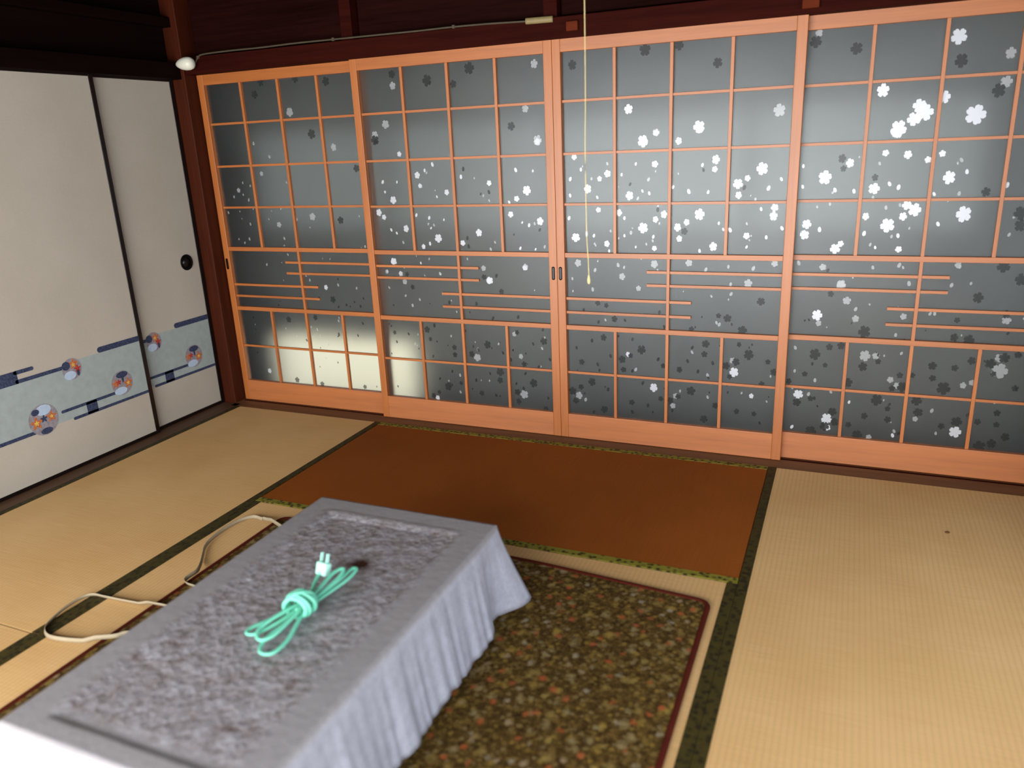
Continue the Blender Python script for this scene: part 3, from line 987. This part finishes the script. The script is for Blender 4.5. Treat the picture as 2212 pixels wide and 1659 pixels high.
# ------------------------------------------------------------------ low table and its cloth
TH = 0.31
TX0, TX1, TY0, TY1 = -0.275, 0.328, -2.508, -1.452
tcx, tcy = (TX0 + TX1) / 2, (TY0 + TY1) / 2
hx, hy = (TX1 - TX0) / 2, (TY1 - TY0) / 2
tb = thing('low_table', 'low rectangular dark wood table hidden under the grey cloth', 'table', (tcx, tcy, 0.009))
zt = TH - 0.009 - 0.004
box('table_top', -hx + 0.05, hx - 0.05, -hy + 0.05, hy - 0.05, zt - 0.03, zt - 0.010, 'table', tb, 0.002)
for (a, b, c, d_) in ((-hx + .004, hx - .004, -hy + .004, -hy + .046), (-hx + .004, hx - .004, hy - .072, hy - .004), (-hx + .004, -hx + .07, -hy + .046, hy - .072), (hx - .07, hx - .004, -hy + .046, hy - .072)):
    box('top_border', a, b, c, d_, zt - 0.032, zt, 'table', tb, 0.002)
for sx in (-1, 1):
    for sy in (-1, 1):
        cx, cy = sx * (hx - 0.05), sy * (hy - 0.05)
        box('leg', cx - 0.024, cx + 0.024, cy - 0.024, cy + 0.024, 0.0, zt - 0.032, 'table', tb, 0.004)


def tablecloth():
    bm = bmesh.new()
    NX, NY = 84, 140
    rd = random.Random(3)

    def sm(x, a, b):
        q = min(1, max(0, (x - a) / (b - a)))
        return q * q * (3 - 2 * q)

    def topz(x, y):
        # the middle sags behind the raised border of the table
        d = min(sm(x, -hx + .075, -hx + .10), sm(-x, -hx + .075, -hx + .095), sm(y, -hy + .046, -hy + .058), sm(-y, -hy + .075, -hy + .098))
        w = mnoise.noise(Vector((x * 9, y * 7, 1.7))) * 0.0022 + mnoise.noise(Vector((x * 30, y * 26, 4.1))) * 0.0012
        return -0.0075 * d + w * (0.25 + 0.75 * d)
    grid = [[None] * (NY + 1) for _ in range(NX + 1)]
    for i in range(NX + 1):
        for j in range(NY + 1):
            x = -hx + 2 * hx * i / NX
            y = -hy + 2 * hy * j / NY
            grid[i][j] = bm.verts.new((x, y, topz(x, y)))
    for i in range(NX):
        for j in range(NY):
            bm.faces.new((grid[i][j], grid[i + 1][j], grid[i + 1][j + 1], grid[i][j + 1]))
    # skirt: walk the rim once, hang columns of vertices
    rim = [(i, 0) for i in range(NX)] + [(NX, j) for j in range(NY)] + [(i, NY) for i in range(NX, 0, -1)] + [(0, j) for j in range(NY, 0, -1)]
    cols = []
    NT_ = 16
    L = len(rim)
    for (i, j) in rim:
        v0 = grid[i][j]
        x, y = v0.co.x, v0.co.y
        nx = (1 if i == NX else -1 if i == 0 else 0)
        ny = (1 if j == NY else -1 if j == 0 else 0)
        # distance to nearest corner along the rim
        dc = min(math.hypot(x - sx * hx, y - sy * hy) for sx in (-1, 1) for sy in (-1, 1))
        sxn, syn = (1 if x > 0 else -1), (1 if y > 0 else -1)
        s = (x if ny else y)
        cf = math.exp(-(dc / 0.05) ** 2)
        side = Vector((nx, ny, 0)).normalized()
        diag = Vector((sxn, syn, 0)).normalized()
        ph = 3.1 * nx + 1.7 * ny
        ws = s + 0.02 * mnoise.noise(Vector((s * 11, ph, 5.0)))
        wave = 0.45 * math.sin(ws * 33 + ph) + 0.3 * math.sin(ws * 88 + 2.1 * ph) + 0.22 * math.sin(ws * 171 + ph) + 0.7 * mnoise.noise(Vector((s * 22, ph, 0.3)))
        drop = 0.252 + 0.005 * math.sin(s * 19 + ph) + 0.012 * mnoise.noise(Vector((s * 9, 2.2 + ph, 0))) + 0.012 * cf
        col = [v0]
        for k in range(1, NT_ + 1):
            t = k / NT_
            flare = 0.006 + 0.038 * t
            out = side * (flare * (1 - cf) + 0.0075 * wave * (t ** 0.9) * (1 - cf)) + diag * (cf * 0.098 * t ** 1.15)
            # cloth pulls inward either side of a corner fold
            dip = math.exp(-((dc - 0.085) / 0.035) ** 2) * 0.024 * t
            out -= side * dip
            z = -0.004 * min(1, t * 8) - drop * t
            col.append(bm.verts.new((x + out.x, y + out.y, z)))
        cols.append(col)
    for a in range(L):
        A, B = cols[a], cols[(a + 1) % L]
        for k in range(NT_):
            bm.faces.new((A[k], B[k], B[k + 1], A[k + 1]))
    me = finish(bm, 'tablecloth', True)
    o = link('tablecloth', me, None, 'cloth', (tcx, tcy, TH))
    sd = o.modifiers.new('thickness', 'SOLIDIFY')
    sd.thickness = 0.0012
    sd.offset = -1
    tag(o, 'pale grey embossed vinyl cloth draped over the low table', 'tablecloth')


tablecloth()


# ------------------------------------------------------------------ mint power cord tied in a bundle on the cloth
def cord():
    bx, by, bz = 0.066, -2.0, TH - 0.0035
    t = thing('power_cord', 'mint green power cord tied in a bundle on the grey tablecloth', 'cord', (bx, by, bz))
    R_ = 0.0035

    def strand(name, pts, closed=False, n=10):
        bm = bmesh.new()
        path = smooth_path(pts, n, closed)
        tube_into(bm, [p + Vector((0.0016, 0, 0)) for p in path], R_, 8, closed)
        tube_into(bm, [p - Vector((0.0016, 0, 0)) for p in path], R_, 8, closed)
        return link(name, finish(bm, name, True), t, 'cord')
    # bights of the bundle towards the viewer
    near = [[(-.006, .02, .016), (-.034, -.045, .014), (-.064, -.098, .012), (-.058, -.118, .011), (-.036, -.108, .012), (-.008, -.05, .018), (.004, .02, .024)],
            [(.0, .02, .026), (-.022, -.05, .026), (-.034, -.105, .020), (-.012, -.132, .016), (.010, -.112, .018), (.014, -.05, .024), (.010, .02, .030)],
            [(.006, .02, .018), (.004, -.06, .016), (-.006, -.120, .010), (.012, -.158, .008), (.040, -.152, .008), (.044, -.105, .010), (.026, -.04, .016), (.012, .02, .018)]]
    for p in near:
        strand('cord_loop', p)
    far = [[(.0, -.02, .018), (.012, .06, .020), (.020, .13, .022), (.022, .178, .024), (.034, .182, .024), (.036, .14, .020), (.020, .06, .016), (.006, -.02, .016)],
           [(.004, -.02, .024), (.004, .07, .030), (.002, .13, .036), (.012, .158, .036), (.020, .13, .030), (.014, .06, .024), (.008, -.02, .024)],
           [(-.004, -.02, .014), (-.014, .05, .016), (-.034, .10, .020), (-.042, .128, .024)]]
    for p in far:
        strand('cord_loop', p)
    # turns wrapped round the middle
    for k, (yy, r, tilt) in enumerate(((-.020, .027, .10), (-.009, .031, -.12), (.003, .032, .16), (.014, .029, -.06))):
        pts = []
        for q in range(10):
            a = 2 * math.pi * q / 10
            pts.append((r * 1.12 * math.cos(a) + .002, yy + tilt * r * math.sin(a * 1.0 + k), .030 + r * 0.84 * math.sin(a)))
        bm = bmesh.new()
        tube_into(bm, smooth_path(pts, 6, True), R_ * 1.5, 8, True, None, Vector((0, 1, 0)))
        link('cord_turn', finish(bm, 'cord_turn', True), t, 'cord')
    # crossing turn
    pts = [(-.030, -.022, .022), (-.020, -.026, .044), (.002, -.006, .060), (.022, .018, .050), (.032, .022, .026)]
    bm = bmesh.new()
    tube_into(bm, smooth_path(pts, 8), R_ * 1.5, 8)
    link('cord_turn', finish(bm, 'cord_turn', True), t, 'cord')
    # plug standing at the far end
    bm = bmesh.new()
    bmesh.ops.create_cube(bm, size=1.0, matrix=Matrix.Translation((0, 0, 0.013)) @ Matrix.Diagonal((0.030, 0.017, 0.026, 1)))
    bmesh.ops.bevel(bm, geom=list(bm.edges), offset=0.004, segments=3, profile=0.5, affect='EDGES')
    pl = link('plug', finish(bm, 'plug', True), t, 'plug', (-.040, .140, .016))
    pl.scale = (1.3, 1.3, 1.3)
    pl['label'] = 'pale mint plug with two metal prongs'
    pl.rotation_euler = (math.radians(-22), math.radians(-6), math.radians(-14))
    for sx in (-1, 1):
        link('prong', box_me('prong', sx * 0.0085 - 0.0009, sx * 0.0085 + 0.0009, -0.0032, 0.0032, 0.024, 0.043), pl, 'plug')
    bm = bmesh.new()
    tube_into(bm, smooth_path([(-.042, .128, .024), (-.041, .134, .026), (-.040, .140, .030)], 4), 0.005, 8)
    link('strain_relief', finish(bm, 'strain_relief', True), t, 'plug')


cord()


# ------------------------------------------------------------------ flat straps lying in loops by the table
def strap(name, px, label, ends):
    top = [hit(u, v, 2, 0.018) for u, v in px]
    pts = [Vector((p.x, p.y, 0)) for p in top]
    pts = [Vector(ends[0])] + pts + [Vector(ends[1])]
    path = smooth_path(pts, 8)
    bm = bmesh.new()
    h, th = 0.0125, 0.0008
    rows = []
    base = path[0].copy()
    for i, p in enumerate(path):
        t = (path[min(i + 1, len(path) - 1)] - path[max(i - 1, 0)]).normalized()
        nrm = Vector((-t.y, t.x, 0))
        z0 = 0.0022 if p.x < -0.79 else 0.0022 + 0.0112 * min(1.0, (p.x + 0.79) / 0.04)
        q = p - base
        lean = nrm * 0.004
        rows.append([bm.verts.new((q.x + nrm.x * s + lean.x * zz, q.y + nrm.y * s + lean.y * zz, z0 + h * zz)) for s, zz in ((-th, 0), (th, 0), (th, 1), (-th, 1))])
    for A, B in zip(rows, rows[1:]):
        for k in range(4):
            bm.faces.new((A[k], A[(k + 1) % 4], B[(k + 1) % 4], B[k]))
    bm.faces.new(rows[0])
    bm.faces.new(rows[-1][::-1])
    o = link(name, finish(bm, name, True), None, 'strap', (base.x, base.y, 0))
    tag(o, label, 'strap', 'beige straps beside the table')


strap('flat_strap', [(300, 1297), (262, 1290), (228, 1283), (200, 1278), (172, 1286), (140, 1306), (112, 1329), (94, 1350), (100, 1368), (135, 1376), (190, 1379), (245, 1376), (300, 1368)],
      'beige flat strap in a wide loop across the mat binding, nearer the photo edge', ((-0.37, -1.74, 0), (-0.37, -1.83, 0)))
strap('flat_strap', [(408, 1262), (430, 1230), (438, 1196), (447, 1170), (480, 1141), (515, 1121), (545, 1112), (563, 1116), (585, 1124)],
      'beige flat strap in a narrow loop by the far corner of the table', ((-0.40, -1.62, 0), (-0.36, -1.36, 0)))

# ------------------------------------------------------------------ hanging pull cord of the ceiling lamp
PY = -0.9
k0 = hit(1272, 606, 1, PY)
pc = thing('light_pull_cord', 'pale yellow pull cord hanging in front of the glazed door', 'pull cord', (k0.x, PY, k0.z - 0.012))
bm = bmesh.new()
ztop = CEIL - (k0.z - 0.012)
zb = hit(1269.6, 505, 1, PY).z - k0.z + 0.012
tube_into(bm, smooth_path([(0, 0, 0.02), (-0.001, 0, zb * 0.5), (-0.005, 0, zb), (-0.006, 0, zb + 0.25), (-0.002, 0, zb + 0.5), (0.0, 0, ztop - 0.005)], 8), 0.0013, 6)
link('string', finish(bm, 'string', True), pc, 'string')
link('end_knob', lathe_me('end_knob', [(0.0, 0.0), (0.0035, 0.002), (0.0052, 0.010), (0.0048, 0.018), (0.0028, 0.026), (0.0014, 0.031), (0.0, 0.031)], 16), pc, 'string')
link('joint_bead', lathe_me('joint_bead', [(0.0, -0.010), (0.0026, -0.007), (0.0034, 0.0), (0.0026, 0.007), (0.0, 0.010)], 12), pc, 'white_plastic', (-0.005, 0, zb))
link('ceiling_rose', lathe_me('ceiling_rose', [(0.0, -0.018), (0.014, -0.016), (0.022, -0.006), (0.024, 0.0), (0.0, 0.0)], 20), pc, 'white_plastic', (0, 0, ztop))

# ------------------------------------------------------------------ cable and fittings along the lintel
cpx = [(421, 138), (428, 124), (440, 117), (500, 109), (560, 103), (640, 93), (720, 85), (810, 76), (900, 67), (980, 58), (1060, 51), (1140, 46)]
cp = [hit(u, v, 1, -0.032) for u, v in cpx]
cb = thing('wall_cable', 'thin dusty cable run along the dark lintel to a beige connector', 'cable', cp[0])
bm = bmesh.new()
tube_into(bm, smooth_path([p - cp[0] for p in cp], 6), 0.0042, 8)
link('cable_run', finish(bm, 'cable_run', True), cb, 'cable')
ca, cbb = hit(1136, 46, 1, -0.033) - cp[0], hit(1194, 41, 1, -0.033) - cp[0]
bm = bmesh.new()
tube_into(bm, [ca, ca + (cbb - ca) * 0.06, ca + (cbb - ca) * 0.94, cbb], 0.0125, 12, False, 0.009)
cn = link('cable_connector', finish(bm, 'cable_connector', True), cb, 'connector')
cn['label'] = 'beige cable connector'
for q in (0.18, 0.55, 0.83):
    p = cp[0]
    pos = cp[int(q * (len(cp) - 1))] - cp[0]
    box('cable_clip', pos.x - 0.006, pos.x + 0.006, pos.y - 0.006, pos.y + 0.004, pos.z - 0.007, pos.z + 0.007, 'cable', cb, 0.001)

wd = hit(400, 138, 1, -0.07)
fit = thing('wall_fitting', 'small rounded white fitting at the top of the corner post', 'fitting', wd)
prof = [(0.0, -0.056), (0.010, -0.053), (0.018, -0.040), (0.027, -0.018), (0.031, 0.004), (0.031, 0.024), (0.027, 0.040), (0.016, 0.050), (0.0, 0.052)]
link('fitting_body', lathe_me('fitting_body', prof, 24, 'X'), fit, 'white_plastic')
link('fitting_base', lathe_me('fitting_base', [(0.0, -0.036), (0.016, -0.036), (0.020, -0.030), (0.020, -0.012), (0.0, -0.012)], 20, 'Y'), fit, 'white_plastic')
for (u, v, du, lab) in ((1236, 56, 24, 'small orange wooden block on the lintel above the meeting stiles'), (1752, 6, 30, 'small pale wooden block on the lintel above the right stile')):
    p = hit(u, v, 1, -0.036)
    wv = du / F_PX * (p - CAM).length / 2
    o = box('wooden_block', -wv, wv, -0.008, 0.008, -0.018, 0.018, 'blockwood', None, 0.003)
    o.location = p
    tag(o, lab, 'block', 'small blocks on the lintel')

# dark speck on the right mat
sp = hit(2046, 1151, 2, 0.0)
bm = bmesh.new()
bmesh.ops.create_icosphere(bm, subdivisions=2, radius=0.0075)
for v in bm.verts:
    v.co *= 1 + 0.25 * mnoise.noise(v.co * 300)
    v.co.z = max(-0.002, v.co.z * 0.35)
o = link('dark_speck', finish(bm, 'dark_speck', True), None, 'speck', (sp.x, sp.y, 0.002))
tag(o, 'tiny dark speck lying on the right-hand tatami mat', 'speck')
